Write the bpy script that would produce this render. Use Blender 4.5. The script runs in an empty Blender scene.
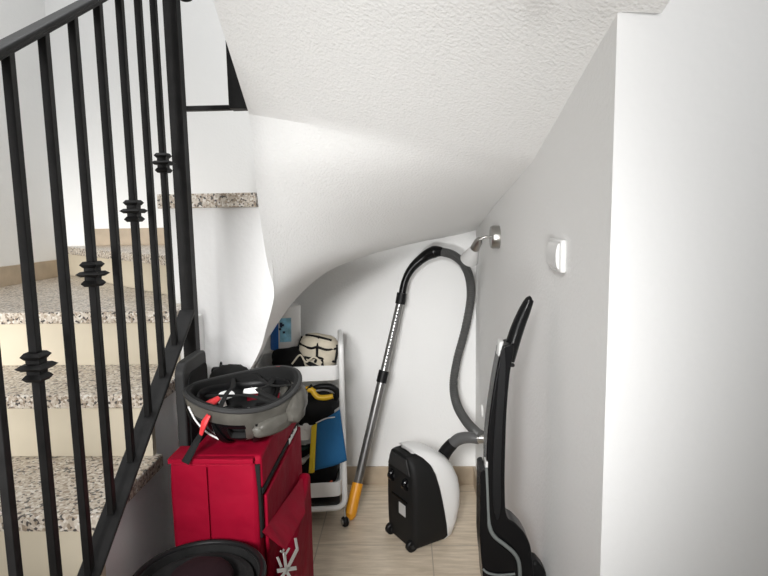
import bpy, bmesh, math, random
from mathutils import Vector, Matrix
from mathutils.noise import noise
random.seed(7)
S = bpy.context.scene
COL = S.collection
V = Vector

# ------------------------------------------------------------------ camera
FPX = 580.0
EYE = V((0, 0, 1.34))
down = V((81, 4662, 580)).normalized()          # image of world -Z in camera axes (x right, y down, z forward)
fwd = V((21, -(580*580 + 21*81)/4662.0, 580)).normalized()   # image of world +Y
right = down.cross(fwd).normalized()             # image of world +X
# rows: world axes expressed in camera axes
def w2c(d): return right*d.x + fwd*d.y - down*d.z
def ray(px, py):
    c = V((px-384, py-288, FPX))
    return V((c.dot(right), c.dot(fwd), -c.dot(down)))
def at(px, py, Y):
    r = ray(px, py); return EYE + r*((Y-EYE.y)/r.y)
def atx(px, py, X):
    r = ray(px, py); return EYE + r*((X-EYE.x)/r.x)
def atz(px, py, Z):
    r = ray(px, py); return EYE + r*((Z-EYE.z)/r.z)
cam = bpy.data.cameras.new('camera'); camo = bpy.data.objects.new('camera', cam); COL.objects.link(camo)
cam.sensor_width = 36; cam.lens = FPX/768*36; cam.clip_start = 0.02
cx = V((right.x, fwd.x, -down.x)); cy = V((right.y, fwd.y, -down.y)); cz = V((right.z, fwd.z, -down.z))
M = Matrix((cx, -cy, -cz)).transposed().to_4x4(); M.translation = EYE
camo.matrix_world = M
S.camera = camo

# ------------------------------------------------------------------ light
w = bpy.data.worlds.new('world'); S.world = w; w.use_nodes = True
w.node_tree.nodes['Background'].inputs[0].default_value = (0.97, 0.985, 1.0, 1)
w.node_tree.nodes['Background'].inputs[1].default_value = 0.32
def area(name, loc, target, size, power, col=(1, 1, 1)):
    l = bpy.data.lights.new(name, 'AREA'); l.shape = 'RECTANGLE'; l.size = size[0]; l.size_y = size[1]
    l.energy = power; l.color = col
    o = bpy.data.objects.new(name, l); COL.objects.link(o); o.location = loc
    o.rotation_euler = (V(target)-V(loc)).to_track_quat('-Z', 'Y').to_euler(); return o
def spot(name, loc, target, angle, blend, radius, power, col=(1, 1, 1)):
    l = bpy.data.lights.new(name, 'SPOT'); l.spot_size = math.radians(angle); l.spot_blend = blend
    l.shadow_soft_size = radius; l.energy = power; l.color = col
    o = bpy.data.objects.new(name, l); COL.objects.link(o); o.location = loc
    o.rotation_euler = (V(target)-V(loc)).to_track_quat('-Z', 'Y').to_euler(); return o
area('riser_fill_light', (-1.45, -1.9, 1.35), (-1.5, 2.0, 0.95), (0.45, 0.9), 4.8, (1, .99, .97)).data.spread = math.radians(26)  # added narrow fill for risers and left wall, no real window behind it
spot('alcove_fill_spot', (-0.40, -0.85, 1.80), (0.03, 2.7, 0.30), 33, .9, .35, 450, (1, .995, .985))  # unseen spot added behind the camera to brighten the alcove
area('stairwell_light', (-1.05, 1.45, 3.1), (-1.45, 1.9, 1.0), (0.9, 0.9), 15, (.98, .99, 1))
spot('soffit_fill_spot', (-0.90, -3.5, 0.60), (-.02, 1.6, 1.75), 22, 1.0, .6, 1150, (1, .995, .985))  # unseen low beam added to brighten the soffit from below
S.view_settings.view_transform = 'Standard'; S.view_settings.look = 'None'
S.view_settings.gamma = 1; S.view_settings.use_curve_mapping = False
S.view_settings.exposure = 0.0

# ------------------------------------------------------------------ materials
def mat(name, col, rough=.6, metal=0, bump=None, alpha=None, coat=0, trans=0, var=None, spec=None):
    m = bpy.data.materials.new(name); m.use_nodes = True
    nt = m.node_tree; b = nt.nodes['Principled BSDF']
    b.inputs['Base Color'].default_value = (*col, 1); b.inputs['Roughness'].default_value = rough
    b.inputs['Metallic'].default_value = metal
    b.inputs['Specular IOR Level'].default_value = spec if spec is not None else (.5 if max(col) > .1 else .22); b.inputs['Coat Weight'].default_value = coat
    b.inputs['Transmission Weight'].default_value = trans
    tc = nt.nodes.new('ShaderNodeTexCoord')
    if var:                                       # slow colour variation
        n = nt.nodes.new('ShaderNodeTexNoise'); n.inputs['Scale'].default_value = var[0]; n.inputs['Detail'].default_value = 4
        nt.links.new(tc.outputs['Object'], n.inputs['Vector'])
        r = nt.nodes.new('ShaderNodeValToRGB')
        r.color_ramp.elements[0].position = .3; r.color_ramp.elements[1].position = .7
        r.color_ramp.elements[0].color = (*[c*(1-var[1]) for c in col], 1)
        r.color_ramp.elements[1].color = (*[min(1, c*(1+var[1])) for c in col], 1)
        nt.links.new(n.outputs['Fac'], r.inputs['Fac']); nt.links.new(r.outputs['Color'], b.inputs['Base Color'])
    if bump:                                      # (scale, strength, distance)
        n = nt.nodes.new('ShaderNodeTexNoise'); n.inputs['Scale'].default_value = bump[0]; n.inputs['Detail'].default_value = 3
        nt.links.new(tc.outputs['Object'], n.inputs['Vector'])
        bp = nt.nodes.new('ShaderNodeBump'); bp.inputs['Strength'].default_value = bump[1]; bp.inputs['Distance'].default_value = bump[2]
        nt.links.new(n.outputs['Fac'], bp.inputs['Height']); nt.links.new(bp.outputs['Normal'], b.inputs['Normal'])
    return m
plaster = mat('rough_white_plaster', (.86, .86, .85), .9, bump=(100, .5, .003))
plaster_soffit = mat('stippled_white_plaster', (.86, .86, .85), .9, bump=(135, .65, .0045))
plaster_fine = mat('smooth_white_plaster', (.86, .86, .855), .85, bump=(50, .35, .004))
iron = mat('black_wrought_iron', (.013, .0125, .0125), .5, bump=(60, .25, .002), var=(25, .3))
tan = mat('cream_riser_tile', (.66, .59, .46), .5, var=(6, .05))
tan_base = mat('beige_skirting_tile', (.44, .355, .26), .5, var=(14, .12))
def granite():
    m = bpy.data.materials.new('speckled_granite'); m.use_nodes = True; nt = m.node_tree; b = nt.nodes['Principled BSDF']
    b.inputs['Roughness'].default_value = .35
    tc = nt.nodes.new('ShaderNodeTexCoord')
    v = nt.nodes.new('ShaderNodeTexVoronoi'); v.inputs['Scale'].default_value = 170
    nt.links.new(tc.outputs['Object'], v.inputs['Vector'])
    sp = nt.nodes.new('ShaderNodeSeparateColor'); nt.links.new(v.outputs['Color'], sp.inputs['Color'])
    r = nt.nodes.new('ShaderNodeValToRGB'); r.color_ramp.interpolation = 'CONSTANT'
    e = r.color_ramp.elements; e[0].position = 0; e[0].color = (.07, .06, .055, 1); e[1].position = .13; e[1].color = (.30, .235, .175, 1)
    for p, c in ((.28, (.50, .43, .35)), (.55, (.62, .56, .48)), (.80, (.42, .34, .26)), (.88, (.72, .68, .62))):
        x = e.new(p); x.color = (*c, 1)
    nt.links.new(sp.outputs[0], r.inputs['Fac']); nt.links.new(r.outputs['Color'], b.inputs['Base Color'])
    return m
granite_m = granite()
def floor_mat():
    m = bpy.data.materials.new('travertine_floor_tile'); m.use_nodes = True; nt = m.node_tree; b = nt.nodes['Principled BSDF']
    b.inputs['Roughness'].default_value = .38
    tc = nt.nodes.new('ShaderNodeTexCoord')
    mp = nt.nodes.new('ShaderNodeMapping'); mp.inputs['Location'].default_value = (.39+.485*10, -2.32+.485*20, 0)
    nt.links.new(tc.outputs['Object'], mp.inputs['Vector'])
    br = nt.nodes.new('ShaderNodeTexBrick'); br.offset = 0; br.inputs['Scale'].default_value = 1
    br.inputs['Brick Width'].default_value = .485; br.inputs['Row Height'].default_value = .485
    br.inputs['Mortar Size'].default_value = .0028; br.inputs['Mortar Smooth'].default_value = .3
    nt.links.new(mp.outputs['Vector'], br.inputs['Vector'])
    m2 = nt.nodes.new('ShaderNodeMapping'); m2.inputs['Scale'].default_value = (3, 22, 1)
    nt.links.new(tc.outputs['Object'], m2.inputs['Vector'])
    n = nt.nodes.new('ShaderNodeTexNoise'); n.inputs['Scale'].default_value = 2.2; n.inputs['Detail'].default_value = 8; n.inputs['Roughness'].default_value = .65
    nt.links.new(m2.outputs['Vector'], n.inputs['Vector'])
    r = nt.nodes.new('ShaderNodeValToRGB'); e = r.color_ramp.elements
    e[0].position = .3; e[0].color = (.52, .43, .32, 1); e[1].position = .72; e[1].color = (.80, .69, .55, 1)
    nt.links.new(n.outputs['Fac'], r.inputs['Fac'])
    nt.links.new(r.outputs['Color'], br.inputs['Color1']); nt.links.new(r.outputs['Color'], br.inputs['Color2'])
    br.inputs['Mortar'].default_value = (.44, .37, .29, 1)
    nt.links.new(br.outputs['Color'], b.inputs['Base Color'])
    return m
floor_m = floor_mat()
red_fabric = mat('red_nylon', (.24, .0008, .016), .7, spec=.12, bump=(7, .5, .03), var=(7, .12))
black_fabric = mat('black_webbing', (.008, .008, .008), .8, bump=(120, .3, .001))
black_plastic = mat('black_plastic', (.006, .006, .0065), .45, bump=(150, .1, .0005))
black_gloss = mat('glossy_black_plastic', (.004, .004, .0045), .25)
dark_grey = mat('dark_grey_plastic', (.028, .028, .028), .5)
mid_grey = mat('grey_plastic', (.12, .13, .125), .6)
foam_grey = mat('grey_helmet_shell', (.075, .071, .062), .38, bump=(22, .3, .006), var=(16, .35))
white_plastic = mat('white_plastic', (.78, .78, .77), .35)
white_metal = mat('white_powder_coat', (.80, .80, .79), .35)
chrome = mat('brushed_nickel', (.42, .41, .39), .28, metal=1)
steel = mat('satin_steel_tube', (.30, .30, .295), .32, metal=.9)
frost = mat('frosted_glass', (.66, .66, .65), .35, trans=.25)
clear_grey = mat('pale_grey_plastic', (.5, .5, .49), .3)
orange = mat('orange_yellow_plastic', (.85, .36, .02), .4)
hose_m = mat('dark_ribbed_hose', (.085, .085, .083), .4)
red_pad = mat('red_foam', (.62, .03, .035), .6)
yellow = mat('yellow_plastic', (.78, .47, .02), .45)
yellow_trim = mat('yellow_cloth_trim', (.85, .62, .03), .7)
blue_cloth = mat('blue_cloth', (.012, .13, .32), .75, bump=(14, .5, .02))
blue_print = mat('blue_label_print', (.02, .16, .55), .4)
cyan_print = mat('pale_blue_label_print', (.25, .55, .72), .4, var=(40, .3))
ink = mat('dark_ink', (.03, .04, .08), .5)
cream_cloth = mat('cream_cloth', (.60, .54, .43), .8, var=(30, .1))
offwhite = mat('offwhite_cloth', (.52, .50, .45), .8, bump=(18, .6, .02))
maroon = mat('dark_maroon_cloth', (.012, .003, .005), .85, bump=(40, .4, .004))
felt = mat('black_felt', (.012, .012, .012), .85, bump=(60, .5, .003), var=(20, .4))
dark_green = mat('dark_green_glass', (.01, .035, .025), .15)
orange_red = mat('orange_red_plastic', (.7, .12, .05), .5)
white_print = mat('white_print', (.85, .85, .83), .6)

# ------------------------------------------------------------------ helpers
def obj(name, bm, m, parent=None, smooth=True, bevel=0, seg=2, sub=0, kind=None, label=None, autos=40):
    bmesh.ops.recalc_face_normals(bm, faces=bm.faces[:])
    me = bpy.data.meshes.new(name)
    if parent is not None:
        bm.transform(parent.matrix_basis.inverted())
    bm.to_mesh(me); bm.free()
    o = bpy.data.objects.new(name, me); COL.objects.link(o)
    if isinstance(m, (list, tuple)):
        for x in m: me.materials.append(x)
    else: me.materials.append(m)
    if bevel:
        b = o.modifiers.new('bevel', 'BEVEL'); b.width = bevel; b.segments = seg; b.limit_method = 'ANGLE'; b.angle_limit = math.radians(35)
    if sub:
        s = o.modifiers.new('subsurf', 'SUBSURF'); s.levels = sub; s.render_levels = sub
    if smooth:
        for p in me.polygons: p.use_smooth = True
        try: me.set_sharp_from_angle(angle=math.radians(autos))
        except Exception: pass
    if parent is not None: o.parent = parent
    if kind: o['kind'] = kind
    if label: o['label'] = label
    return o
def thing(name, label, cat, loc, group=None):
    o = bpy.data.objects.new(name, None); COL.objects.link(o); o.empty_display_size = .05
    o.location = loc; o.matrix_basis = Matrix.Translation(V(loc))
    o['label'] = label; o['category'] = cat
    if group: o['group'] = group
    return o
def tag(o, label, cat, group=None):
    o['label'] = label; o['category'] = cat
    if group: o['group'] = group
    return o
def box(bm, a, b):
    vs = [bm.verts.new((x, y, z)) for x in (a[0], b[0]) for y in (a[1], b[1]) for z in (a[2], b[2])]
    for f in ((0, 1, 3, 2), (4, 6, 7, 5), (0, 4, 5, 1), (2, 3, 7, 6), (0, 2, 6, 4), (1, 5, 7, 3)):
        bm.faces.new([vs[i] for i in f])
    return vs
def Box(a, b): bm = bmesh.new(); box(bm, a, b); return bm
def hexa(bm, p):       # 8 points: bottom 4 ccw, top 4 ccw
    vs = [bm.verts.new(q) for q in p]
    for f in ((0, 1, 2, 3), (4, 5, 6, 7), (0, 1, 5, 4), (1, 2, 6, 5), (2, 3, 7, 6), (3, 0, 4, 7)):
        bm.faces.new([vs[i] for i in f])
def catmull(P, n=8):
    P = [V(p) for p in P]; out = []
    for i in range(len(P)-1):
        p0 = P[i-1] if i else P[0]*2-P[1]; p1 = P[i]; p2 = P[i+1]; p3 = P[i+2] if i+2 < len(P) else P[-1]*2-P[-2]
        for k in range(n):
            t = k/n
            out.append(.5*((2*p1)+(-p0+p2)*t+(2*p0-5*p1+4*p2-p3)*t*t+(-p0+3*p1-3*p2+p3)*t**3))
    out.append(P[-1]); return out
def lerp_list(R, n):
    out = []
    for i in range(len(R)-1):
        for k in range(n): out.append(R[i]+(R[i+1]-R[i])*k/n)
    out.append(R[-1]); return out
def tube(bm, P, R, n=12, cap=True, ell=(1, 1), up=V((0, 0, 1))):
    P = [V(p) for p in P]
    if not isinstance(R, (list, tuple)): R = [R]*len(P)
    rings = []; pn = None
    for i, p in enumerate(P):
        t = (P[min(i+1, len(P)-1)]-P[max(i-1, 0)]).normalized()
        if pn is None:
            a = up if abs(t.dot(up)) < .95 else V((0, 1, 0))
            nn = t.cross(a).normalized()
        else:
            nn = (pn - t*pn.dot(t)).normalized()
        pn = nn; bb = t.cross(nn)
        rings.append([bm.verts.new(p+(nn*math.cos(a)*ell[0]+bb*math.sin(a)*ell[1])*R[i]) for a in [2*math.pi*k/n for k in range(n)]])
    for i in range(len(rings)-1):
        for k in range(n):
            bm.faces.new((rings[i][k], rings[i][(k+1) % n], rings[i+1][(k+1) % n], rings[i+1][k]))
    if cap: bm.faces.new(rings[0]); bm.faces.new(rings[-1])
def Tube(P, R, n=12, **k): bm = bmesh.new(); tube(bm, P, R, n, **k); return bm
def stube(P, R, n=12, s=8, **k):
    bm = bmesh.new()
    rr = lerp_list(R, s) if isinstance(R, (list, tuple)) else R
    tube(bm, catmull(P, s), rr, n, **k); return bm
def lathe(bm, prof, origin, axis=V((0, 0, 1)), n=32):
    axis = V(axis).normalized(); a = axis.orthogonal().normalized(); b = axis.cross(a); o = V(origin)
    rings = []
    for r, h in prof:
        if r < 1e-6: rings.append([bm.verts.new(o+axis*h)])
        else: rings.append([bm.verts.new(o+axis*h+(a*math.cos(t)+b*math.sin(t))*r) for t in [2*math.pi*k/n for k in range(n)]])
    for i in range(len(rings)-1):
        A, B = rings[i], rings[i+1]
        for k in range(n):
            if len(A) == 1 and len(B) == 1: continue
            if len(A) == 1: bm.faces.new((A[0], B[k], B[(k+1) % n]))
            elif len(B) == 1: bm.faces.new((A[k], A[(k+1) % n], B[0]))
            else: bm.faces.new((A[k], A[(k+1) % n], B[(k+1) % n], B[k]))
def Lathe(*a, **k): bm = bmesh.new(); lathe(bm, *a, **k); return bm
def prism(bm, pts, d):      # polygon pts (3D, planar) extruded along vector d
    pts = [V(p) for p in pts]; d = V(d)
    A = [bm.verts.new(p) for p in pts]; B = [bm.verts.new(p+d) for p in pts]
    bm.faces.new(A); bm.faces.new(B)
    for i in range(len(A)):
        j = (i+1) % len(A); bm.faces.new((A[i], A[j], B[j], B[i]))
def Prism(pts, d): bm = bmesh.new(); prism(bm, pts, d); return bm
def superblob(c, r, e=2.6, n=24, m=16, bump=0, f=6, axes=None, seed=0):   # lumpy rounded body
    bm = bmesh.new(); c = V(c)
    axes = axes or (V((1, 0, 0)), V((0, 1, 0)), V((0, 0, 1)))
    def P(u, v):
        x, y, z = math.cos(v)*math.cos(u), math.cos(v)*math.sin(u), math.sin(v)
        k = (abs(x)**e+abs(y)**e+abs(z)**e)**(-1/e); d = V((x, y, z))*k
        q = axes[0]*d.x*r[0]+axes[1]*d.y*r[1]+axes[2]*d.z*r[2]
        return c+q*(1+bump*noise(d*f+V((seed, seed*2, 0))))
    rings = []
    for j in range(m+1):
        v = -math.pi/2+math.pi*j/m
        rings.append([bm.verts.new(P(0, v))] if j in (0, m) else [bm.verts.new(P(2*math.pi*i/n, v)) for i in range(n)])
    for j in range(m):
        A, B = rings[j], rings[j+1]
        for k in range(n):
            if len(A) == 1: bm.faces.new((A[0], B[k], B[(k+1) % n]))
            elif len(B) == 1: bm.faces.new((A[k], A[(k+1) % n], B[0]))
            else: bm.faces.new((A[k], A[(k+1) % n], B[(k+1) % n], B[k]))
    return bm
def struct(name, bm, m, **k): return obj(name, bm, m, kind='structure', **k)

# ------------------------------------------------------------------ setting
FZ = -.055           # floor level (the stairs' datum is zero)
XR = .349            # alcove right wall
YB = 2.89            # back wall
YF = 1.003           # wall facing the camera at the right
XL = -1.727          # stairwell left wall
struct('floor', Box((XL-.1, -2.2, FZ-.05), (1.9, YB+.1, FZ)), floor_m, smooth=False)
struct('wall_back', Box((XL-.1, YB, FZ), (XR+.12, YB+.1, 3.6)), plaster, smooth=False)
struct('wall_left', Box((XL-.1, -1.2, FZ), (XL, YB, 3.6)), plaster, smooth=False)
struct('wall_right', Box((XR, YF+.004, FZ), (XR+.12, YB, 2.9)), plaster, smooth=False)
bm = bmesh.new(); prism(bm, [V((XR, YF, FZ)), V((XR, YF+.004, FZ)), V((XR+.12, YF+.004, FZ)), V((XR+.12, YF+.12, FZ)), V((1.9, YF+.12, FZ)), V((1.9, YF, FZ))], (0, 0, 3.6)); struct('wall_front', bm, plaster_fine, smooth=False)
def bb(name, a, b): struct(name, Box(a, b), tan_base, smooth=False, bevel=.002)
bb('baseboard_back', (-.70, YB-.012, FZ), (XR, YB, .043))
bb('baseboard_right', (XR-.012, YF+.004, FZ), (XR, YB-.012, .043))
# stairwell skirting above the treads
ZA, ZB, ZC, ZD, ZE = .727, .899, 1.068, 1.215, 1.420
bb('baseboard_stair_left', (XL, 1.0, ZC), (XL+.012, 2.85, ZC+.085))
bb('baseboard_stair_back', (-1.60, YB-.012, ZD), (-.79, YB, ZD+.085))

# soffit of the winding stair
mi = [atx(213, 0, -.45), atx(231, 57, -.45), atx(249, 114, -.45)]
mo = [at(616.5, 12, .999), atx(574, 87, XR+.008), atx(536, 162, XR+.008)]
dI, dO = mi[0]-mi[2], mo[0]-mo[2]
mo[0].x = XR+.001; rx = (mo[0]-mi[0]).normalized(); ext = rx*(.055/rx.x)
fi = [mi[0]+dI*1.9, mi[0]+dI*.95, mi[0]]
fo = [mo[0]+dO*1.9+ext, mo[0]+dO*.95+ext, mo[0]+ext]
wi = [mi[2], at(253.5, 158, 1.735), at(258, 202, 1.785), at(264.5, 246, 1.820), at(269.5, 272, 1.840), at(274, 288, 1.853), at(273.5, 302, 1.857),
      at(266.5, 329, 1.857), at(260, 351, 1.857), at(245, 377, 1.857), at(222, 402, 1.857)]
wo = [mo[-1], atx(518, 182, XR+.008), atx(498, 204, XR+.008), V((XR+.008, YB+.01, 1.262)), at(430, 240, YB+.01), at(385, 249, YB+.01), at(350, 259, YB+.01),
      at(323, 271, YB+.01), at(303, 284, YB+.01), at(285, 300, YB+.01), at(262, 326, YB+.01)]
def rows(I, O, n): return list(zip(catmull(I, n), catmull(O, n)))
R0 = rows(fi, fo, 6)
R1 = [(mi[0].lerp(mi[2], k/10), mo[0].lerp(mo[2], k/10)) for k in range(11)]
R2 = rows(wi, wo, 6)
def ruled(bm, rr, lift, m=20):
    g = []
    for a, b in rr:
        g.append([bm.verts.new(a.lerp(b, k/m)+V((0, 0, lift))) for k in range(m+1)])
    return g
bm = bmesh.new()
allr = R0+R1[:-1]+R2
lo = ruled(bm, allr, 0); hi = ruled(bm, allr, .16)
nr = len(allr); m = 20
for i in range(nr-1):
    for k in range(m):
        bm.faces.new((lo[i][k], lo[i+1][k], lo[i+1][k+1], lo[i][k+1]))
        bm.faces.new((hi[i][k], hi[i][k+1], hi[i+1][k+1], hi[i+1][k]))
    bm.faces.new((lo[i][0], hi[i][0], hi[i+1][0], lo[i+1][0]))
    bm.faces.new((lo[i][m], lo[i+1][m], hi[i+1][m], hi[i][m]))
for i in (0, nr-1):
    for k in range(m): bm.faces.new((lo[i][k], lo[i][k+1], hi[i][k+1], hi[i][k]))
struct('ceiling', bm, plaster_soffit, autos=28)

# inner wall of the stair well, facing the camera
edge_pts = [a for a, b in R2 if a.z < at(274, 287, 1.853).z][::-1]
poly = [V((-.62, 1.85, FZ)), V((-.62, 1.85, .62))]+[V((a.x, 1.85, a.z)) for a in edge_pts]+[at(271, 272, 1.85), at(266.5, 246, 1.85), at(260.5, 208, 1.85),
        V((-.462, 1.85, ZE-.045)), V((-.76, 1.85, ZE-.045)), V((-.76, 1.85, FZ))]
struct('wall_inner', Prism(poly, (0, .07, 0)), plaster_fine, smooth=False)
struct('wall_alcove_left', Box((-.76, 1.921, FZ), (-.70, YB, .95)), plaster_fine, smooth=False)

# ------------------------------------------------------------------ staircase
st = thing('staircase', 'granite and cream tiled staircase climbing behind the black railing', 'stairs', (-1.15, 1.2, 0))
XS0, XS1 = XL+.001, -.665
T = .036
levels = [(.383, .572), (.555, .857), (ZA, 1.142), (ZB, 1.427), (ZC, 1.712)]
for i, (z, y) in enumerate(levels):
    y2 = levels[i+1][1]+.04 if i+1 < len(levels) else None
    if y2: obj('tread', Box((XS0, y-.02, z-T), (XS1+.018, y2-.021, z)), granite_m, st, smooth=False, bevel=.004)
    obj('riser', Box((XS0, y, (levels[i-1][0] if i else .211)+.0005), (XS1 if i < 4 else -.70, y+.02, z-T-.0005)), tan, st, smooth=False)
dA, dB = V((-.765, 1.93, 0)), V((XL+.002, 2.86, 0))
# tread C is a winder: fills up to the slanting riser D
bm = bmesh.new(); prism(bm, [V((XS0, 1.692, ZC-T)), V((-.69, 1.692, ZC-T)), V((-.69, 1.849, ZC-T)), V((-.765, 1.849, ZC-T)), V((dA.x, dA.y+.03, ZC-T)), V((XS0, dB.y+.028, ZC-T))], (0, 0, T))
obj('tread', bm, granite_m, st, smooth=False, bevel=.004)
dn = V((dB.y-dA.y, -(dB.x-dA.x), 0)).normalized(); dn = -dn if dn.y < 0 else dn
bm = bmesh.new(); prism(bm, [V((dA.x, dA.y, ZC+.0005))+dn*.02, V((dB.x, dB.y, ZC+.0005))+dn*.02, V((dB.x, dB.y, ZC+.0005))+dn*.035, V((dA.x, dA.y, ZC+.0005))+dn*.035], (0, 0, ZD-T-ZC-.001))
obj('riser', bm, tan, st, smooth=False)
bm = bmesh.new(); prism(bm, [V((dA.x, dA.y, ZD-T)), V((dB.x, dB.y, ZD-T)), V((XL+.002, YB-.001, ZD-T)), V((-.765, YB-.001, ZD-T))], (0, 0, T))
obj('tread', bm, granite_m, st, smooth=False, bevel=.003)
obj('riser', Box((-.765, 1.925, ZD+.0005), (-.745, YB-.014, ZE-.046)), tan, st, smooth=False)
obj('tread', Box((-.785, 1.83, ZE-.045), (-.468, YB-.002, ZE)), granite_m, st, smooth=False, bevel=.003)
# plastered side of the flight, stepping up under the treads
yy, zz = [l[1]+.021 for l in levels], [l[0]-T-.001 for l in levels]
pts = [V((XS1, yy[0], FZ))]
for i in range(5):
    pts += [V((XS1, yy[i], zz[i])), V((XS1, yy[i+1] if i < 4 else 1.848, zz[i]))]
pts.append(V((XS1, 1.848, FZ)))
obj('side_wall', Prism(pts, (-.08, 0, 0)), plaster_fine, st, smooth=False)

# ------------------------------------------------------------------ railing
rl = thing('stair_railing', 'black wrought iron stair railing with collared square balusters', 'railing', (-.60, 1.25, .6))
XRAIL = -.60
def zb(y): return .607+(y-1.095)*.70+.0        # top of the bottom rail
def zh(y): return 1.625+(y-.985)*.645
# fit the two rails from what the photo shows
p1 = atx(88, 575, XRAIL); p2 = atx(175, 342, XRAIL)
sb = (p2.z-p1.z)/(p2.y-p1.y)
def zb(y): return p1.z+(y-p1.y)*sb
q1 = atx(6, 52, XRAIL); q2 = atx(71, 16.5, XRAIL)
sh = (q2.z-q1.z)/(q2.y-q1.y)
def zh(y): return q1.z+(y-q1.y)*sh
def slab(name, x0, x1, y0, y1, f, h, m, bevel=.003):
    bm = bmesh.new()
    hexa(bm, [(x0, y0, f(y0)-h), (x1, y0, f(y0)-h), (x1, y1, f(y1)-h), (x0, y1, f(y1)-h), (x0, y0, f(y0)), (x1, y0, f(y0)), (x1, y1, f(y1)), (x0, y1, f(y1))])
    return obj(name, bm, m, rl, bevel=bevel)
slab('bottom_rail', XRAIL-.022, XRAIL+.022, .50, 1.55, lambda y: zb(y), .011, iron)
slab('handrail', XRAIL-.018, XRAIL+.018, .50, 1.55, lambda y: zh(y)+.016, .014, iron, .006)
slab('handrail_underbar', XRAIL-.009, XRAIL+.009, .50, 1.55, lambda y: zh(y)+.004, .008, iron, .001)
hw = .0073
def collar(par, y, z):
    bm = bmesh.new()
    for zc, half, t in ((.018, .0165, .006), (.0, .0225, .005), (-.018, .0165, .006)):
        for (h0, z0), (h1, z1) in (((half*.72, zc-t), (half, zc)), ((half, zc), (half*.72, zc+t))):
            hexa(bm, [(XRAIL-h0, y-h0, z+z0), (XRAIL+h0, y-h0, z+z0), (XRAIL+h0, y+h0, z+z0), (XRAIL-h0, y+h0, z+z0),
                      (XRAIL-h1, y-h1, z+z1), (XRAIL+h1, y-h1, z+z1), (XRAIL+h1, y+h1, z+z1), (XRAIL-h1, y+h1, z+z1)])
    box(bm, (XRAIL-.011, y-.011, z-.024), (XRAIL+.011, y+.011, z+.024))
    c = obj('collar', bm, iron, None, smooth=False); c.parent = par; c.data.transform(Matrix.Translation(-rl.location)); return c
Ys = [.803, .897, .993, 1.087, 1.182, 1.276, 1.367, 1.452]
cz_ = {1: atx(35, 367, XRAIL).z, 3: atx(92, 274, XRAIL).z, 5: atx(134, 211, XRAIL).z, 7: atx(163, 163, XRAIL).z}
for i, y in enumerate(Ys):
    bm = bmesh.new()
    hexa(bm, [(XRAIL-hw, y-hw, zb(y-hw)), (XRAIL+hw, y-hw, zb(y-hw)), (XRAIL+hw, y+hw, zb(y+hw)), (XRAIL-hw, y+hw, zb(y+hw)),
              (XRAIL-hw, y-hw, zh(y-hw)), (XRAIL+hw, y-hw, zh(y-hw)), (XRAIL+hw, y+hw, zh(y+hw)), (XRAIL-hw, y+hw, zh(y+hw))])
    b = obj('baluster', bm, iron, rl, bevel=.0012, seg=1)
    if i % 2: collar(b, y, cz_[i])
box_n = Box((XRAIL-.018, 1.55, FZ), (XRAIL+.018, 1.586, 2.5))
obj('newel_post', box_n, iron, rl, bevel=.003)
obj('rail_finial', superblob(at(186, -3, 1.568), (.020, .012, .012), 2), iron, rl)
obj('newel_post', Box((-.532, 1.80, 1.672), (-.477, 1.85, 2.6)), iron, rl, bevel=.003)
obj('connecting_rail', Box((-.695, 1.815, 1.672), (-.531, 1.84, 1.686)), iron, rl, bevel=.002)
obj('corner_bracket', Prism([V((-.606, 1.58, 1.672)), V((-.596, 1.58, 1.672)), V((-.682, 1.825, 1.672)), V((-.694, 1.825, 1.672))], (0, 0, .014)), iron, rl, bevel=.002)

# ------------------------------------------------------------------ wall fittings
# lamp
lb = atx(499, 237, XR)
lamp = thing('wall_lamp', 'nickel wall spotlight with frosted glass shade above the hung hose', 'lamp', lb)
obj('wall_plate', Lathe([(0, 0), (.043, 0), (.043, .024), (.039, .031), (0, .031)], V((XR, lb.y, lb.z)), V((-1, 0, 0))), chrome, lamp)
j = V((XR-.072, lb.y+.005, lb.z-.008))
obj('arm', stube([V((XR-.026, lb.y, lb.z)), V((XR-.05, lb.y, lb.z+.001)), j], .005, 10), chrome, lamp)
sd = (at(466, 266, 2.30)-j).normalized()
obj('socket', Lathe([(0, -.004), (.009, -.002), (.0155, .012), (.018, .05), (.017, .056), (0, .056)], j, sd, n=24), chrome, lamp)
obj('lamp_shade', Lathe([(.0155, .05), (.019, .055), (.026, .085), (.036, .118), (.036, .121), (.033, .121), (.024, .088), (.016, .058), (.0155, .05)], j, sd, n=32), frost, lamp)
# switch
sc = atx(560, 255, XR)
sw = thing('light_switch', 'white rocker light switch on the alcove right wall', 'switch', sc)
obj('frame', Box((XR-.013, sc.y-.055, sc.z-.036), (XR, sc.y+.055, sc.z+.036)), white_plastic, sw, bevel=.004)
bm = Prism([V((XR-.012, sc.y-.043, sc.z-.030))]+[V((XR-.013-.008*math.cos(a), sc.y-.043, sc.z+.029*math.sin(a))) for a in [math.pi*(k/10-.5) for k in range(11)]]+[V((XR-.012, sc.y-.043, sc.z+.030))], (0, .086, 0))
obj('rocker', bm, white_plastic, sw, bevel=.002)
kk = atx(482.5, 411, XR)
tag(obj('round_cover', Lathe([(0, 0), (.030, 0), (.030, .005), (.026, .009), (0, .010)], kk, V((-1, 0, 0))), white_plastic), 'small round white cap low on right wall behind upright vacuum', 'wall cover')

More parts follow.
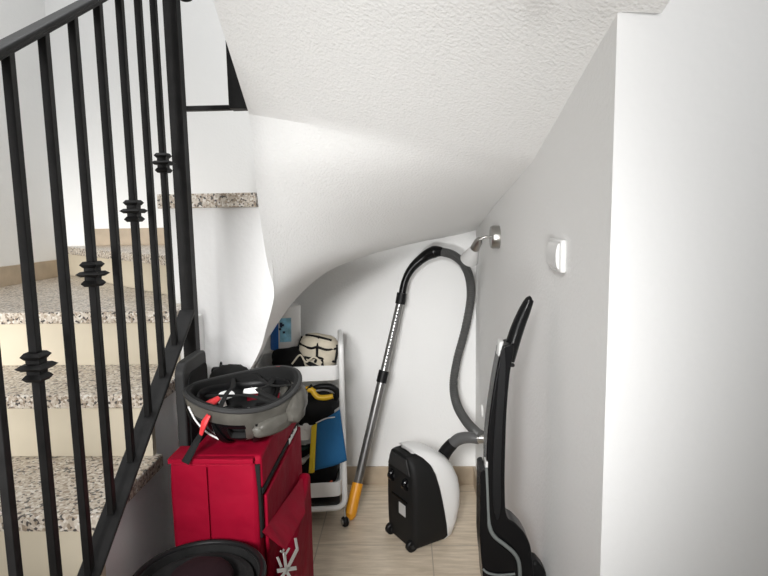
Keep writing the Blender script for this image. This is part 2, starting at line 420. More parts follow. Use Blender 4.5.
# ------------------------------------------------------------------ red bag
BX0, BX1, BY0, BY1, BT = -.552, -.345, 1.264, 1.765, .793
bag = thing('insulated_bag', 'tall red fabric bag with side pocket and white snowflake mark', 'bag', ((BX0+BX1)/2, 1.5, FZ))
def soft_box(a, b, n=(8, 10, 14), amp=.011, fr=6, puff=.01):
    bm = bmesh.new(); a, b = V(a), V(b); c = (a+b)/2; h = (b-a)/2
    bmesh.ops.create_cube(bm, size=2); bmesh.ops.subdivide_edges(bm, edges=bm.edges[:], cuts=10, use_grid_fill=True)
    for v in bm.verts:
        u = v.co.copy()
        k = [1-abs(u.x)**4, 1-abs(u.y)**4, 1-abs(u.z)**4]
        p = V((u.x*h.x, u.y*h.y, u.z*h.z))
        if abs(abs(u.x)-1) < 1e-4: p.x += math.copysign(puff*k[1]*k[2], u.x)
        if abs(abs(u.y)-1) < 1e-4: p.y += math.copysign(puff*k[0]*k[2], u.y)
        if abs(abs(u.z)-1) < 1e-4: p.z += 0
        q = c+p
        nz = noise(q*fr); nz2 = noise(q*fr+V((9, 3, 1)))
        if abs(abs(u.z)-1) > 1e-4: q += V((nz, nz2, 0))*amp
        v.co = q
    return bm
obj('body', soft_box((BX0+.04, BY0+.07, FZ), (BX1, BY1, BT-.095), puff=.004), red_fabric, bag, bevel=.008)
obj('front_panel', soft_box((BX0, BY0, FZ), (BX1-.010, BY0+.08, BT-.012), puff=.006), red_fabric, bag, bevel=.008)
obj('lid', soft_box((BX0+.036, BY0+.012, BT-.083), (BX1+.004, BY1+.004, BT), amp=.003, puff=.001), red_fabric, bag, bevel=.008, seg=3)
obj('front_flap', soft_box((BX0-.003, BY0-.003, BT-.014), (BX1-.012, BY0+.075, BT-.002), amp=.004, puff=.001), red_fabric, bag, bevel=.005, seg=3)
obj('zipper', Box((BX1-.02, BY0+.015, BT-.096), (BX1+.005, BY1-.002, BT-.082)), black_fabric, bag, bevel=.002)
obj('side_panel', Prism([(BX1, BY0+.03, .10), (BX1, BY0+.03, BT-.105), (BX1, BY1-.02, BT-.105), (BX1, BY1-.02, .10)], (.009, 0, 0)), red_fabric, bag, bevel=.004)
obj('strap', Box((BX1-.011, BY0+.006, BT-.20), (BX1+.001, BY0+.024, BT-.02)), black_fabric, bag)  # no real strap: black strip painting the shaded gap between front panel and lid
obj('seam', Box((-.4655, BY0-.0095, .02), (-.4635, BY0-.003, BT-.02)), red_fabric, bag)
bm = bmesh.new()
for k, (y0, y1, h) in enumerate(((1.60, 1.607, 1), (1.612, 1.626, .7), (1.63, 1.637, 1), (1.641, 1.653, .7), (1.657, 1.669, .7), (1.673, 1.68, 1), (1.685, 1.70, .7), (1.705, 1.717, .7))):
    box(bm, (BX1+.0048, y0-.02, BT-.097), (BX1+.0062, y1-.02, BT-.097+.016*h))
obj('lettering', bm, white_print, bag, smooth=False, label='small white lettering on the zip strip')
# pocket with pointed flap on the right side
X2 = BX1+.05
pk = [(1.30, .12), (1.30, .45), (1.70, .56), (1.70, .12)]
obj('pocket', Prism([V((BX1+.008, y, z)) for y, z in pk], (.036, 0, 0)), red_fabric, bag, bevel=.012, seg=3)
fl = [atx(262, 532, X2-.045), atx(283, 549, X2), atx(303.5, 512, X2), atx(301, 478, X2-.03)]
bm = bmesh.new()
A = [bm.verts.new(p) for p in fl]; B = [bm.verts.new(p+V((.006, 0, -.004))) for p in fl]
bm.faces.new(A); bm.faces.new(B)
for i in range(4): bm.faces.new((A[i], A[(i+1) % 4], B[(i+1) % 4], B[i]))
bmesh.ops.triangulate(bm, faces=[f for f in bm.faces if len(f.verts) == 4])
obj('pocket_flap', bm, red_fabric, bag, bevel=.002)
# snowflake mark
bm = bmesh.new(); XM = BX1+.0455
def stroke(p, q, wd=3.0):
    a = V((*p, 0)); b = V((*q, 0)); d = (b-a).normalized(); nn = V((-d.y, d.x, 0))*wd/2
    prism(bm, [atx(*(a+nn).xy, XM), atx(*(a-nn).xy, XM), atx(*(b-nn).xy, XM), atx(*(b+nn).xy, XM)], (.0015, 0, 0))
for a, b, wd in (((286, 571), (297, 549), 2.8), ((297, 549), (295, 538), 2.2), ((286, 571), (284, 553), 2.4), ((284, 556), (289, 548), 1.6), ((284, 553), (280, 551), 1.6),
                 ((283, 551), (284, 548), 1.4), ((277, 571), (296, 568), 4), ((281, 567), (277, 557), 2), ((286, 571), (290, 578), 2.8), ((286, 571), (279, 580), 2.4)):
    stroke(a, b, wd)
obj('snowflake_print', bm, white_print, bag, smooth=False, label='white branching snowflake mark')

# ------------------------------------------------------------------ helmet lying upside down on the bag
HC = V((-.425, 1.555, 0))
def helmet():
    L, W, D = .144, .122, .126
    ax = V((.80, .56, .05)).normalized()                 # long axis: back to front
    upn = V((-.45, -.42, .78)); upn = (upn-ax*upn.dot(ax)).normalized()   # opening direction
    sd_ = upn.cross(ax).normalized()
    n, m = 40, 14
    c = V((-.406, 1.392, 0))
    def P(u, v, s=1.0):          # v 0 rim .. 1 crown
        a = v*math.pi/2
        rr = math.cos(a)**.75 if v < 1 else 0
        x = L*rr*math.cos(u); y = W*rr*math.sin(u); z = -D*math.sin(a)
        lip = .012*math.cos(u*2)
        return c+(ax*x+sd_*y)*s+upn*((z+lip*(1-v))*s)
    lo_ = min(P(2*math.pi*i/n, k/14, 1.03).z for i in range(n) for k in range(15)); c = V((c.x, c.y, BT+.001-lo_))
    t = thing('bicycle_helmet', 'grey and black bicycle helmet lying upside down on red bag', 'helmet', (c.x, c.y, BT))
    bm = bmesh.new(); g = []
    for j in range(m+1):
        v = j/m
        g.append([bm.verts.new(P(2*math.pi*i/n, v)) for i in range(n)] if j < m else [bm.verts.new(P(0, 1))])
    def hole(i, j):
        return j in (4, 5, 6, 8, 9, 10) and (i+(j > 7)*2) % 5 in (1, 2)
    for j in range(m):
        for i in range(n):
            if hole(i, j): continue
            if j == m-1: f = bm.faces.new((g[j][i], g[j][(i+1) % n], g[m][0]))
            else: f = bm.faces.new((g[j][i], g[j][(i+1) % n], g[j+1][(i+1) % n], g[j+1][i]))
            f.material_index = 1 if (math.cos(2*math.pi*(i+.5)/n+.35) < .05 and j > 2) or j > 7 else 0
    o = obj('shell', bm, [foam_grey, black_gloss, black_fabric, black_fabric], t)
    s = o.modifiers.new('solid', 'SOLIDIFY'); s.thickness = .016; s.offset = -1; s.material_offset = 2; s.material_offset_rim = 2
    b = o.modifiers.new('bevel', 'BEVEL'); b.width = .003; b.segments = 2; b.limit_method = 'ANGLE'
    # inner liner
    bm = bmesh.new(); g = []
    for j in range(2, m+1):
        v = j/m
        g.append([bm.verts.new(P(2*math.pi*i/n, v, .86)) for i in range(n)] if j < m else [bm.verts.new(P(0, 1, .86))])
    for j in range(len(g)-1):
        for i in range(n):
            if hole(i, j+2): continue
            if j == len(g)-2: bm.faces.new((g[j][i], g[j][(i+1) % n], g[-1][0]))
            else: bm.faces.new((g[j][i], g[j][(i+1) % n], g[j+1][(i+1) % n], g[j+1][i]))
    o = obj('liner', bm, black_fabric, t); s = o.modifiers.new('solid', 'SOLIDIFY'); s.thickness = .005
    # rim trim
    obj('rim', Tube([P(2*math.pi*i/48, .02, .985) for i in range(49)], .0058, 8, cap=False), dark_grey, t)
    # bulging flank of the shell and black ribs on the underside
    for u, v, ra, rb, rc_ in ((-.55, .30, .075, .030, .040), (-.15, .34, .050, .032, .038), (-1.3, .34, .060, .020, .026)):
        q = P(u, v, .97); nn = (q-c-upn*((q-c).dot(upn)*.5)).normalized(); tt = upn.cross(nn).normalized()
        obj('shell_bulge', superblob(q, (ra, rb, rc_), 2.4, bump=.10, f=2.4, axes=(tt, nn, nn.cross(tt)), seed=u), foam_grey, t)
    for u0 in (-2.5, 2.9, -1.75):
        pts = [P(u0+.10*math.sin(3*v), v, 1.01) for v in [.22+.07*q for q in range(9)]]
        obj('vent_rib', Tube(pts, lerp_list([.003, .008, .009, .007, .004], 2), 8), black_gloss, t)
    obj('pad', stube([at(196, 416, 1.345), at(204, 408, 1.36), at(212, 403, 1.375), at(219, 398, 1.39)], [.008, .013, .013, .008], 10, ell=(1, .8)), red_pad, t, label='red foam pad')
    obj('pad', stube([P(.5, .02, .97), P(.6, .02, .97)], [.005, .005], 8), red_pad, t, label='red foam pad')
    # head band (fit cradle)
    obj('fit_cradle', Tube([P(u, .18+.05*math.sin(2*u), .80) for u in [2*math.pi*q/40 for q in range(41)]], .006, 8, cap=False, ell=(.5, 1.6)), black_plastic, t)
    # straps
    def strap(ps, name='strap', m_=black_fabric, r=.008):
        obj(name, Tube(catmull(ps, 8), r, 8, ell=(1, .25), up=upn), m_, t)
    strap([P(-1.25, .03, .97), c+upn*-.005-sd_*.05-ax*.01, c-upn*.02-ax*.03, P(2.3, .2, .9)])
    strap([P(-1.20, .03, .97), c-sd_*.045+ax*.02, c-upn*.015+ax*.06, P(.6, .15, .9)])
    strap([P(-2.3, .03, .97), c-upn*.01-ax*.045, c+sd_*.03-ax*.02-upn*.01, P(1.5, .05, .95)], r=.006)
    strap([P(-.6, .02, .97), c+ax*.07-upn*.015, P(1.1, .04, .95)], r=.006)
    for k, (a, b) in enumerate(((-.045, .03), (.01, .035), (.03, -.02))):  # white patches paint the light that comes through the helmet
        obj('vent_patch', superblob(c+ax*a+sd_*b-upn*.085, (.018, .010, .004), 4, axes=(ax, sd_, upn)), white_plastic, t, label='white patch standing in for light through the helmet')
    for u in (1.15, 1.75):
        q = P(u, .30, .82); nn = (q-c).normalized(); tt = upn.cross(nn).normalized()
        obj('vent_patch', superblob(q, (.026, .003, .012), 4, axes=(tt, nn, nn.cross(tt))), white_plastic, t, label='white patch standing in for light through the helmet')
    obj('pad', stube([at(188, 402, 1.47), at(195, 396, 1.48), at(203, 390, 1.49)], [.008, .010, .008], 8), red_pad, t, label='red foam pad')
    # buckle and free strap end hanging over the near rim
    b0 = at(209, 415, 1.265); b1 = at(201, 434, 1.262)
    e1 = at(196, 443, 1.265); e2 = at(185, 463, 1.245)
    obj('buckle', stube([b0, (b0+b1)/2+V((0, -.004, .004)), b1], [.008, .011, .007], 8, up=upn, ell=(1, .6)), red_pad, t, label='red strap buckle')
    obj('strap_end', stube([b1, e1, e2], [.006, .008, .010], 8, ell=(1, .3), up=V((0, -1, .4))), black_fabric, t)
    pts = [P(u, v, 1.03) for u, v in ((-2.95, .10), (-2.85, .26), (-2.72, .42), (-2.55, .56))]
    obj('reflective_strip', stube(pts, .0022, 8), white_plastic, t, label='thin white strip')
    return t
helmet()
# pouch with looped cord behind helmet
pc = at(226, 388, 1.70)
po = thing('padded_pouch', 'small black padded pouch with looped cord behind the helmet', 'pouch', (pc.x, 1.73, BT))
obj('body', superblob((pc.x+.005, 1.735, BT+.047), (.065, .045, .050), 2.4, bump=.06), black_fabric, po)
obj('knob', superblob(at(216, 371, 1.74), (.014, .012, .013), 3), black_plastic, po)
obj('cord', stube([at(214, 372, 1.74), at(222, 366, 1.74), at(232, 368, 1.74), at(243, 375, 1.73), at(250, 383, 1.72), at(240, 380, 1.72), at(230, 373, 1.74), at(220, 374, 1.74)], .0028, 8), black_plastic, po)
obj('cord', stube([at(219, 374, 1.74), at(221, 362, 1.745), at(224, 370, 1.74), at(236, 373, 1.74), at(247, 380, 1.72)], .0022, 8), black_plastic, po)

# black case upright next to the newel
cs = thing('upright_case', 'black upright slab case with recessed face beside newel post and red bag', 'case', (-.552, 1.44, FZ))
def rr_poly(x, y0, y1, z0, z1, r):
    pts = [V((x, y0, z0)), V((x, y1, z0))]
    for k in range(7):
        a = k/6*math.pi/2; pts.append(V((x, y1-r*.5+r*.5*math.cos(a), z1-r*.5+r*.5*math.sin(a))))
    for k in range(7):
        a = math.pi/2+k/6*math.pi/2; pts.append(V((x, y0+r+r*math.cos(a), z1-r+r*math.sin(a))))
    return pts
obj('shell', Prism(rr_poly(-.566, 1.352, 1.515, FZ, .992, .035), (.024, 0, 0)), dark_grey, cs, bevel=.004)
obj('front_panel', Prism(rr_poly(-.5425, 1.372, 1.510, .02, .960, .035), (.004, 0, 0)), black_fabric, cs, bevel=.002)

# round bin in the foreground
rc = at(198, 578, 1.10)
bn = thing('round_bin', 'round black bin with thick rolled rim in front of red bag', 'bin', (rc.x, 1.10, FZ))
Rb = .134; H = rc.z-FZ
obj('tub', Lathe([(0, 0), (.10, 0), (.104, .01), (Rb-.004, H-.01), (Rb-.004, H), (Rb-.012, H), (Rb-.014, H-.02), (.098, .02), (0, .02)], (rc.x, 1.10, FZ), n=48), felt, bn)
obj('rim', Lathe([(Rb+.007*math.cos(a)-.002, H+.007*math.sin(a)) for a in [2*math.pi*k/12 for k in range(13)]], (rc.x, 1.10, FZ), n=64), black_plastic, bn)
bm = bmesh.new()
lathe(bm, [(.116, H-.025), (.112, H-.012), (.10, H-.010), (.085, H-.022), (.078, H-.04), (0, H-.05)], (rc.x, 1.10, FZ), n=48)
obj('liner', bm, felt, bn)
tag(obj('cloth_bundle', superblob((rc.x+.004, 1.10, H+FZ-.012), (.066, .070, .042), 2.1, bump=.07, f=2), maroon), 'dark maroon cloth bundle inside the round black bin', 'cloth')

# ------------------------------------------------------------------ trolley
TX0, TX1, TY0, TY1 = -.662, -.298, 2.470, 2.77
tr = thing('utility_trolley', 'white three tier metal utility trolley on casters under the stairs', 'trolley', (-.285, 2.46, FZ))
def arc(cx_, cz_, r, a0, a1, y, n=6): return [V((cx_+r*math.cos(a0+(a1-a0)*k/n), y, cz_+r*math.sin(a0+(a1-a0)*k/n))) for k in range(n+1)]
ZT0, ZT1 = .040, .79
for y in (TY0-.008, TY1+.008):
    r = .045; P = [V((TX0-.012, y, ZT1-.04))]+arc(TX0-.012+r, ZT0+r, r, math.pi, 1.5*math.pi, y)+arc(TX1+.012-r, ZT0+r, r, 1.5*math.pi, 2*math.pi, y)+[V((TX1+.012, y, ZT1-.04))]
    obj('frame', Tube(P, .0125, 12, up=V((0, 1, 0))), white_metal, tr)
for x in (TX0-.012, TX1+.012):
    ya, yb = TY0-.008, TY1+.008; zz = ZT1-.04
    P = [V((x, ya, zz-.01)), V((x, ya, zz)), V((x, ya+.012, zz+.028)), V((x, ya+.04, zz+.04)), V((x, yb-.04, zz+.04)), V((x, yb-.012, zz+.028)), V((x, yb, zz)), V((x, yb, zz-.01))]
    obj('handle', Tube(P, .0125, 12), white_metal, tr)
def bin_tray(z, h=.068, deep=.085):
    bm = bmesh.new(); pr = []
    def rect(i, z_):
        pts = []
        x0, x1, y0, y1, r = TX0+i, TX1-i, TY0+i, TY1-i, .03
        for (cx_, cy_, a) in ((x1-r, y1-r, 0), (x0+r, y1-r, 1), (x0+r, y0+r, 2), (x1-r, y0+r, 3)):
            for k in range(5):
                t = (a+k/4)*math.pi/2; pts.append(bm.verts.new((cx_+r*math.cos(t), cy_+r*math.sin(t), z_)))
        return pts
    rs = [rect(.006, z-h), rect(0, z-h+.004), rect(0, z), rect(.004, z+.002), rect(.008, z), rect(.012, z-h+.006)]
    bm.faces.new(rs[0]); bm.faces.new(rs[-1])
    for a, b in zip(rs, rs[1:]):
        for k in range(20): bm.faces.new((a[k], a[(k+1) % 20], b[(k+1) % 20], b[k]))
    return obj('basket', bm, white_metal, tr)
for z in (.692, .425, .155): bin_tray(z)
obj('base_plate', Box((TX0+.01, TY0+.0, .048), (TX1-.01, TY1, .060)), dark_grey, tr)
for x in (TX0+.005, TX1+.010):
    for y in (TY0, TY1):
        cc = obj('caster', Lathe([(0, -.011), (.020, -.011), (.0235, -.006), (.0235, .006), (.020, .011), (0, .011)], (x, y, FZ+.0235), V((1, .35, 0)), n=24), black_plastic, tr)
        bm = bmesh.new(); box(bm, (x-.004, y-.004, FZ+.04), (x+.004, y+.004, .034)); 
        f = obj('fork', bm, chrome, None); f.data.transform(Matrix.Translation(-tr.location)); f.parent = cc
        bm = bmesh.new(); lathe(bm, [(0, -.017), (.012, -.017), (.012, .017), (0, .017)], (x, y, FZ+.0235), V((1, .35, 0)), 16)
        f = obj('hub', bm, chrome, None); f.data.transform(Matrix.Translation(-tr.location)); f.parent = cc

tr.rotation_euler.z = math.radians(7)
TF = .692-.06         # top basket floor
c1 = at(277, 352, 2.62)
tag(obj('toiletry_bag', superblob((-.535, 2.62, TF+.062), (.085, .09, .060), 3, bump=.08, f=3), black_fabric), 'black soft bag in the top basket under the blue and white tub', 'bag')
wz = at(283, 349, 2.62).z
wx = at(285, 330, 2.62).x
wp = thing('wipes_tub', 'white cylindrical tub with blue band tilted in the top basket', 'tub', (wx, 2.63, TF))
tilt = V((.03, 0, 1)).normalized()
w0 = V((wx-.004, 2.635, wz))
RW = .071; HW = .205
obj('body', Lathe([(0, 0), (RW-.004, 0), (RW, .005), (RW, HW-.006), (RW-.004, HW), (0, HW)], w0, tilt, n=48), white_plastic, wp)
def wrap(a0, a1, h0, h1, r, m_, name, n=12, label=None):
    bm = bmesh.new(); g = []
    for h in (h0, h1):
        g.append([[bm.verts.new(w0+tilt*h+V((math.cos(a), math.sin(a), 0))*rr) for rr in (r, r+.0006)] for a in [math.radians(a0+(a1-a0)*k/n) for k in range(n+1)]])
    for k in range(n):
        bm.faces.new((g[0][k][1], g[0][k+1][1], g[1][k+1][1], g[1][k][1]))
    obj(name, bm, m_, wp, label=label)
wrap(212, 256, .004, HW-.004, RW+.0004, blue_print, 'blue_band', label='deep blue band')
wrap(261, 303, .045, .155, RW+.0004, cyan_print, 'label_panel', label='pale blue printed panel')
for a, h0, h1 in ((256, .165, .178), (262, .112, .135), (268, .118, .128), (258, .10, .11), (272, .085, .095)):
    wrap(a, a+9, h0, h1, RW+.0012, ink, 'lettering', 3)
pm = at(318, 350, 2.60)
ppm = thing('checked_pouch', 'cream zip pouch with black grid lines in the top basket', 'pouch', (pm.x, 2.62, TF))
axp = (V((1, 0, -.18)).normalized(), V((0, 1, 0)), V((.18, 0, 1)).normalized())
pcn = V((pm.x-.0, 2.61, TF+.092))
obj('body', superblob(pcn, (.092, .07, .080), 3.2, bump=.04, f=2, axes=axp), cream_cloth, ppm)
def onp(u, v, k=1.02):      # point on the front half of the pouch
    e = 3.2; x, z = u, v; y = -math.sqrt(max(.0, 1-min(1, x*x+z*z)))
    d = V((x, y, z)); kk_ = (abs(d.x)**e+abs(d.y)**e+abs(d.z)**e)**(-1/e); d = d*kk_*k
    return pcn+axp[0]*d.x*.092+axp[1]*d.y*.07+axp[2]*d.z*.080
for line in ([(-.75, .35), (-.3, .30), (0, .42), (.4, .34), (.8, .40)], [(-.05, .9), (0, .4), (.05, -.1), (0, -.4)], [(-.85, -.15), (-.3, -.22), (.1, -.12), (.8, -.25)], [(.75, .55), (.85, .1), (.8, -.3)], [(-.8, .6), (-.85, .1), (-.85, -.4)], [(-.5, -.2), (-.3, -.5), (0, -.6)], [(.3, -.2), (.35, -.5), (.6, -.7)], [(-.8, -.5), (-.2, -.45), (.3, -.6), (.8, -.5)], [(-.6, .75), (-.1, .85), (.5, .72)]):
    obj('black_line', stube([onp(*q) for q in line], .0058, 6, s=5), black_fabric, ppm)
obj('drawstring', stube([at(292, 364, 2.51), at(300, 355, 2.515), at(306, 362, 2.512), at(314, 357, 2.512), at(322, 363, 2.512)], .004, 8), cream_cloth, ppm)

MF = .425-.06
gl = thing('hand_tool', 'yellow and black hand tool lying on top of the middle basket', 'tool', (-.38, 2.56, MF+.07))
obj('grip', stube([at(313, 392, 2.54), at(318, 397, 2.535), at(326, 397.5, 2.535), at(333, 396, 2.54)], [.012, .013, .013, .011], 12), yellow, gl, label='yellow rounded grip')
obj('jaw', stube([at(294, 393, 2.55), at(302, 391.5, 2.55), at(309, 389, 2.55), at(315, 392, 2.545)], [.010, .013, .015, .013], 12), yellow, gl, label='yellow jaw')
obj('head', stube([at(312, 389, 2.555), at(320, 386.5, 2.555), at(331, 387, 2.56), at(337, 392, 2.56), at(336, 400, 2.56)], [.010, .013, .015, .014, .010], 12), black_plastic, gl)
obj('lever', stube([at(289, 398, 2.545), at(296, 397, 2.545), at(304, 392, 2.54), at(312, 385, 2.545)], .006, 8), black_plastic, gl)
tag(obj('black_bag', superblob((-.42, 2.61, MF+.080), (.100, .10, .078), 3, bump=.1, f=3, seed=3), black_fabric), 'black bundle filling the middle basket under the yellow tool', 'bag')
bt = at(318, 417, 2.525)
tag(obj('white_button', superblob((bt.x, 2.535, bt.z), (.012, .010, .011), 2), white_plastic), 'small white round knob on the black bundle, middle basket', 'knob')
cdp = [at(292, 402, 2.56), at(299, 400, 2.56), at(303, 421, 2.55), at(294, 421, 2.55)]
tag(obj('white_card', Prism(cdp, (0, .012, 0)), offwhite, bevel=.002), 'off-white card standing at left of the middle basket', 'card')
tag(obj('silver_rod', stube([at(330, 415, 2.545), at(341, 407, 2.555)], .006, 10), clear_grey), 'short pale grey rod sticking out behind the blue cloth', 'rod')
tag(obj('white_clip', superblob(at(306, 427, 2.455), (.013, .008, .016), 3, bump=.2), white_plastic), 'small white clip on the middle basket edge beside blue cloth', 'clip')
# blue cloth hanging over the middle basket edge
cl = thing('hanging_cloth', 'blue cloth with yellow edge hanging over the middle basket', 'cloth', (-.36, 2.47, .30))
def quadcloth(c, nu, nv, m_, name, amp=.006, y=2.440, thick=.006):
    bm = bmesh.new(); g = []
    for j in range(nv+1):
        row = []
        for i in range(nu+1):
            u, v = i/nu, j/nv
            px = (1-v)*((1-u)*c[0][0]+u*c[1][0])+v*((1-u)*c[3][0]+u*c[2][0]); py = (1-v)*((1-u)*c[0][1]+u*c[1][1])+v*((1-u)*c[3][1]+u*c[2][1])
            p = at(px, py, y); p.y += amp*math.sin(u*5+v*1.5)*(.3+v)-.004
            row.append(bm.verts.new(p))
        g.append(row)
    for j in range(nv):
        for i in range(nu): bm.faces.new((g[j][i], g[j][i+1], g[j+1][i+1], g[j+1][i]))
    o = obj(name, bm, m_, cl); s = o.modifiers.new('solid', 'SOLIDIFY'); s.thickness = thick; s.offset = 0
quadcloth([(317, 424), (340, 409), (347, 460), (314, 471)], 14, 14, blue_cloth, 'panel')
quadcloth([(311.5, 426), (317, 423), (314.5, 471.5), (309, 473)], 3, 14, yellow_trim, 'trim', amp=.003, y=2.436)
obj('edge_cord', stube([at(316, 423, 2.432), at(326, 418.5, 2.432), at(335, 417, 2.432)], .0028, 8), white_plastic, cl, label='white cord')
LF = .155-.06
tag(obj('black_bundle', superblob((-.42, 2.61, LF+.088), (.092, .11, .086), 3, bump=.09, f=3, seed=8), black_fabric), 'black bundle in the bottom basket behind the blue cloth', 'bag')
tag(obj('black_pack', superblob((-.585, 2.62, LF+.09), (.055, .11, .088), 3, bump=.09, f=3, seed=5), black_fabric), 'black pack at the left end of the bottom basket', 'bag')
tag(obj('crumpled_cloth', stube([at(291, 457, 2.53), at(297, 462, 2.525), at(303, 461, 2.525), at(310, 456, 2.535)], [.012, .018, .018, .012], 12, ell=(1, .8)), offwhite), 'crumpled off-white cloth above the bottom basket', 'cloth')
tag(obj('green_bottle', stube([at(290, 452, 2.54), at(299, 449, 2.535), at(308, 447, 2.54)], [.014, .016, .010], 12), dark_green), 'dark green bottle lying above the bottom basket', 'bottle')
tag(obj('orange_tag', superblob(at(328, 481, 2.53), (.020, .008, .010), 3, bump=.2), orange_red), 'small orange red piece in the bottom basket', 'tag')

# ------------------------------------------------------------------ canister vacuum standing on end
u_ = V((.84, .54, 0)).normalized()      # belly to dome
w_ = V((.60, -.80, 0)); w_ = (w_-u_*w_.dot(u_)).normalized()   # across the belly, towards the camera
g0 = V((-.038, 2.340, FZ))
vac = thing('canister_vacuum', 'black and white canister vacuum cleaner standing on end on floor', 'vacuum cleaner', (g0.x+.08, g0.y+.05, FZ))
LEAN = .0
def vp(u, ww, z): return g0+u_*u+w_*ww+V((0, 0, z))
HWd = .115
zs = [.012, .03, .08, .14, .20, .26, .32, .36, .39, .405]
ub = [.165, .174, .166, .155, .143, .130, .113, .096, .076, .060]     # black/white boundary depth
wd = [.095, .108, .113, .115, .115, .113, .108, .098, .082, .060]
bm = bmesh.new(); rings = []
for z, U, W_ in zip(zs, ub, wd):
    r = []; rad = .03
    U0 = 0
    for cu, cw, a in ((U-.004, W_-.004, 0), (U0+.03, W_-.03, 0), (U0+.03, -W_+.03, 1), (U-.004, -W_+.004, 1)):
        if cu > .04 and a == 0: r.append(bm.verts.new(vp(U, W_, z)))
        elif cu <= .04 and a == 0:
            for k in range(5):
                t = k/4*math.pi/2; r.append(bm.verts.new(vp(.025-.025*math.sin(t), W_-.025+.025*math.cos(t), z)))
        elif cu <= .04:
            for k in range(5):
                t = k/4*math.pi/2; r.append(bm.verts.new(vp(.025-.025*math.cos(t), -W_+.025-.025*math.sin(t), z)))
        else: r.append(bm.verts.new(vp(U, -W_, z)))
    rings.append(r)
for a, b in zip(rings, rings[1:]):
    for k in range(len(a)): bm.faces.new((a[k], a[(k+1) % len(a)], b[(k+1) % len(a)], b[k]))
bm.faces.new(rings[0]); bm.faces.new(rings[-1])
obj('chassis', bm, dark_grey and mat('matte_black_plastic', (.009, .009, .009), .6), vac, bevel=.004)
# dome
bm = bmesh.new(); rings = []
dz = [.010, .03, .08, .14, .20, .26, .32, .36, .395, .415, .425]
du = [.174, .214, .254, .275, .279, .269, .240, .207, .158, .110, .060]
dbk = [.165, .174, .166, .155, .143, .130, .113, .096, .066, .038, .032]
dw = [.093, .108, .113, .115, .115, .113, .109, .101, .085, .065, .035]
for z, U, Ub, W_ in zip(dz, du, dbk, dw):
    r = []
    for k in range(17):
        t = -math.pi/2+math.pi*k/16
        r.append(bm.verts.new(vp(Ub+(U-Ub)*abs(math.cos(t))**.62, W_*(abs(math.sin(t))**.8)*(1 if math.sin(t) > 0 else -1)*1.012, z)))
    rings.append(r)
for a, b in zip(rings, rings[1:]):
    for k in range(16): bm.faces.new((a[k], a[k+1], b[k+1], b[k]))
    bm.faces.new((a[16], a[0], b[0], b[16]))
bm.faces.new(rings[0]); bm.faces.new(rings[-1])
obj('dome_cover', bm, white_plastic, vac, label='white dome cover')
# handle, belly details, wheels
obj('carry_handle', stube([vp(.05, .040, .400), vp(.042, .030, .412), vp(.040, 0, .416), vp(.042, -.030, .412), vp(.05, -.040, .400)], .009, 10), clear_grey, vac, label='pale grey carry handle')
obj('top_plate', Prism([vp(-.006, -.085, .33), vp(-.006, .085, .33), vp(-.006, .06, .392), vp(-.006, -.06, .392)], u_*.02), dark_grey, vac, bevel=.003)
obj('label_sticker', Prism([vp(-.0015, -.005, .135), vp(-.0015, .045, .135), vp(-.0015, .045, .185), vp(-.0015, -.005, .185)], u_*.002), clear_grey, vac, smooth=False, label='pale rating sticker')
obj('belly_slot', Prism([vp(-.004, -.06, .20), vp(-.004, .06, .20), vp(-.004, .06, .207), vp(-.004, -.06, .207)], u_*.006), black_gloss, vac, smooth=False)
for s, z, r in ((-.055, .285, .026), (.055, .285, .026), (-.082, .026, .026), (.082, .026, .026)):
    wh = obj('wheel', Lathe([(0, -.012), (r-.004, -.012), (r, -.008), (r, .008), (r-.004, .012), (0, .012)], vp(.004, s, z), w_, n=28), black_gloss if z > .1 else black_plastic, vac)
    f = obj('axle', Lathe([(0, -.016), (.009, -.016), (.009, .016), (0, .016)], vp(.004, s, z), w_, n=16), dark_grey, None)
    f.data.transform(Matrix.Translation(-vac.location)); f.parent = wh
# hose socket
hs = [at(440, 462, 2.45), at(446, 451, 2.44), at(453, 443, 2.43)]
obj('hose_socket', stube(hs, [.030, .028, .026], 20), black_plastic, vac)
he = [at(451, 445, 2.432), at(459, 439, 2.42), at(469, 437.5, 2.40), at(479, 439, 2.385)]
obj('elbow_pipe', stube(he, [.024, .026, .024, .022], 20), dark_grey and mat('grey_elbow_plastic', (.10, .10, .10), .35), vac)
obj('metal_coupler', stube([at(478, 438, 2.386), at(487, 438, 2.375)], [.023, .021], 20), chrome, vac)
# ribbed hose
hp = [at(482, 436, 2.37), at(476, 432, 2.43), at(466, 421, 2.55), at(457, 405, 2.68), at(453.5, 385, 2.76), at(457, 360, 2.80), at(465, 330, 2.82), at(470.5, 300, 2.80), at(470, 280, 2.76), at(464, 265, 2.74), at(453, 255, 2.76), at(440, 251.5, 2.79)]
cp = catmull(hp, 30)
bm = bmesh.new(); tube(bm, cp, [.0205+.0016*(1 if i % 3 == 0 else -1) for i in range(len(cp))], 16)
obj('hose', bm, hose_m, vac)
obj('hose_handle', stube([at(442, 251.5, 2.79), at(434, 252, 2.79), at(424, 257, 2.80), at(412, 268, 2.80), at(405, 281, 2.79), at(401.5, 297, 2.78)], [.022, .030, .025, .020, .017, .018], 16), black_gloss, vac)
obj('coupling_ring', stube([at(402, 293, 2.783), at(400, 304, 2.775)], .024, 20), black_plastic, vac)
tw = at(400, 302, 2.777); tb = at(357.5, 484, 2.575)
obj('telescopic_tube', Tube([tw, tw.lerp(tb, .40)], .0175, 20), steel, vac)
obj('telescopic_tube', Tube([tw.lerp(tb, .43), tb], .0205, 20), steel, vac)
obj('tube_latch', Tube([tw.lerp(tb, .385), tw.lerp(tb, .45)], .0245, 20), black_plastic, vac)
bm = bmesh.new()
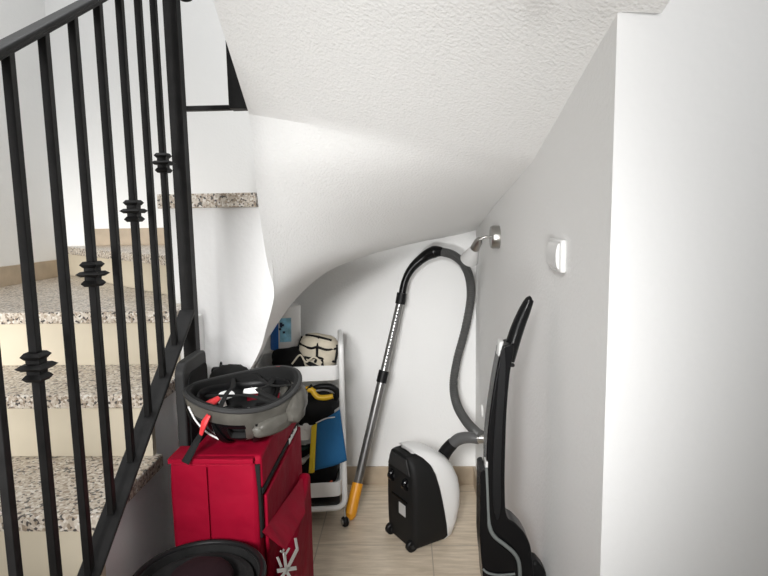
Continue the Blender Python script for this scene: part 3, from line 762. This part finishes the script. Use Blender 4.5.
for k in range(18):
    p = tw.lerp(tb, .03+k*.019); lathe(bm, [(0, 0), (.004, 0), (.004, .002), (0, .002)], p+V((0, -.0172, 0)), V((0, -1, 0)), 8)
obj('notch_row', bm, dark_grey, vac)
te = V(atz(350, 520, FZ+.022))
tip = at(349, 520, 2.505)
ob = stube([tb+(tb-tw).normalized()*-.005, tb.lerp(tip, .5), tb.lerp(tip, .85), tip+V((-.006, -.004, .008))], [.0255, .0265, .027, .012], 20)
obj('suction_end', ob, orange, vac, label='orange yellow tube end')

# ------------------------------------------------------------------ upright stick vacuum leaning by the right wall
YV = 1.38
sv = thing('stick_vacuum', 'glossy black upright stick vacuum leaning by the alcove right wall', 'vacuum cleaner', (.27, YV, FZ))
def flat(pts, t, m_, name, bev=.010, y=YV, **k):
    P = [at(px, py, y-t/2) for px, py in pts]
    return obj(name, Prism(P, (0, t, 0)), m_, sv, bevel=bev, seg=4, **k)
def path(*p): return [q.xy for q in catmull([V((a, b, 0)) for a, b in p], 6)]
obj('handle_grip', stube([at(531, 298, YV-.005), at(529.5, 300, YV-.005), at(524, 312, YV), at(516.5, 331, YV), at(507.5, 360, YV)], [.004, .0105, .0145, .0165, .0175], 16, ell=(1, 1)), black_gloss, sv)
flat(path((503, 346), (514, 346), (510, 375), (507, 410), (505.5, 450), (505, 490), (507, 516), (516, 524), (526, 536), (532, 555), (532, 600), (500, 600), (489, 560), (487, 520), (486.5, 470), (488, 430), (494, 385), (499, 358)), .062, black_gloss, 'body', .016)
flat(path((501, 352), (505, 350), (505.5, 380), (503, 420), (501, 470), (501, 505), (497, 520), (493, 500), (493, 460), (496, 410)), .070, black_plastic, 'spine', .006)
flat(path((480.5, 472), (483, 470), (487, 473), (488, 500), (490, 530), (500, 545), (514, 556), (518, 576), (518, 600), (488, 600), (482, 565), (480, 540)), .076, black_gloss, 'dust_cup', .012)
stripe = [(486.5, 468), (487.5, 490), (488.5, 515), (490, 528), (495, 537), (505, 545), (514, 553), (519, 563), (520, 580), (520, 600)]
obj('grey_stripe', stube([at(a, b, YV-.039) for a, b in stripe], [.0030]*3+[.0045]*7, 8, s=6, ell=(1.1, 1.1)), mid_grey, sv, label='grey green curved stripe')
obj('silver_button', Prism([at(499, 342, YV-.020), at(504, 341, YV-.020), at(502, 357, YV-.028), at(498, 357, YV-.028)], (0, .03, 0)), clear_grey, sv, bevel=.003, label='silver front clip')
obj('silver_clip', Prism([at(485.5, 462, YV-.036), at(488, 462, YV-.036), at(488, 471, YV-.036), at(485.5, 471, YV-.036)], (0, .03, 0)), clear_grey, sv, bevel=.001)
obj('hook', superblob(at(512, 365, YV-.01), (.006, .008, .004), 3), black_plastic, sv)
obj('cup_band', stube([at(483, 569, YV-.040), at(488, 573, YV-.042), at(499, 575, YV-.042), at(515, 574, YV-.042)], .003, 8), mid_grey, sv)
# below the frame: lower body, floor head
lb_ = at(505, 590, YV)
obj('neck', Tube([lb_, V((.245, YV, .05)), V((.24, YV-.01, .01))], [.045, .03, .022], 16), black_plastic, sv)
obj('floor_head', Box((.125, YV-.10, FZ+.004), (.332, YV+.05, FZ+.062)), black_plastic, sv, bevel=.018, seg=4)
obj('side_wheel', Prism([at(px, py, YV+.01) for px, py in path((529, 600), (528.5, 575), (531, 565), (536, 562), (541, 566), (547, 576), (550, 600))], (0, .05, 0)), black_plastic, sv, bevel=.008)
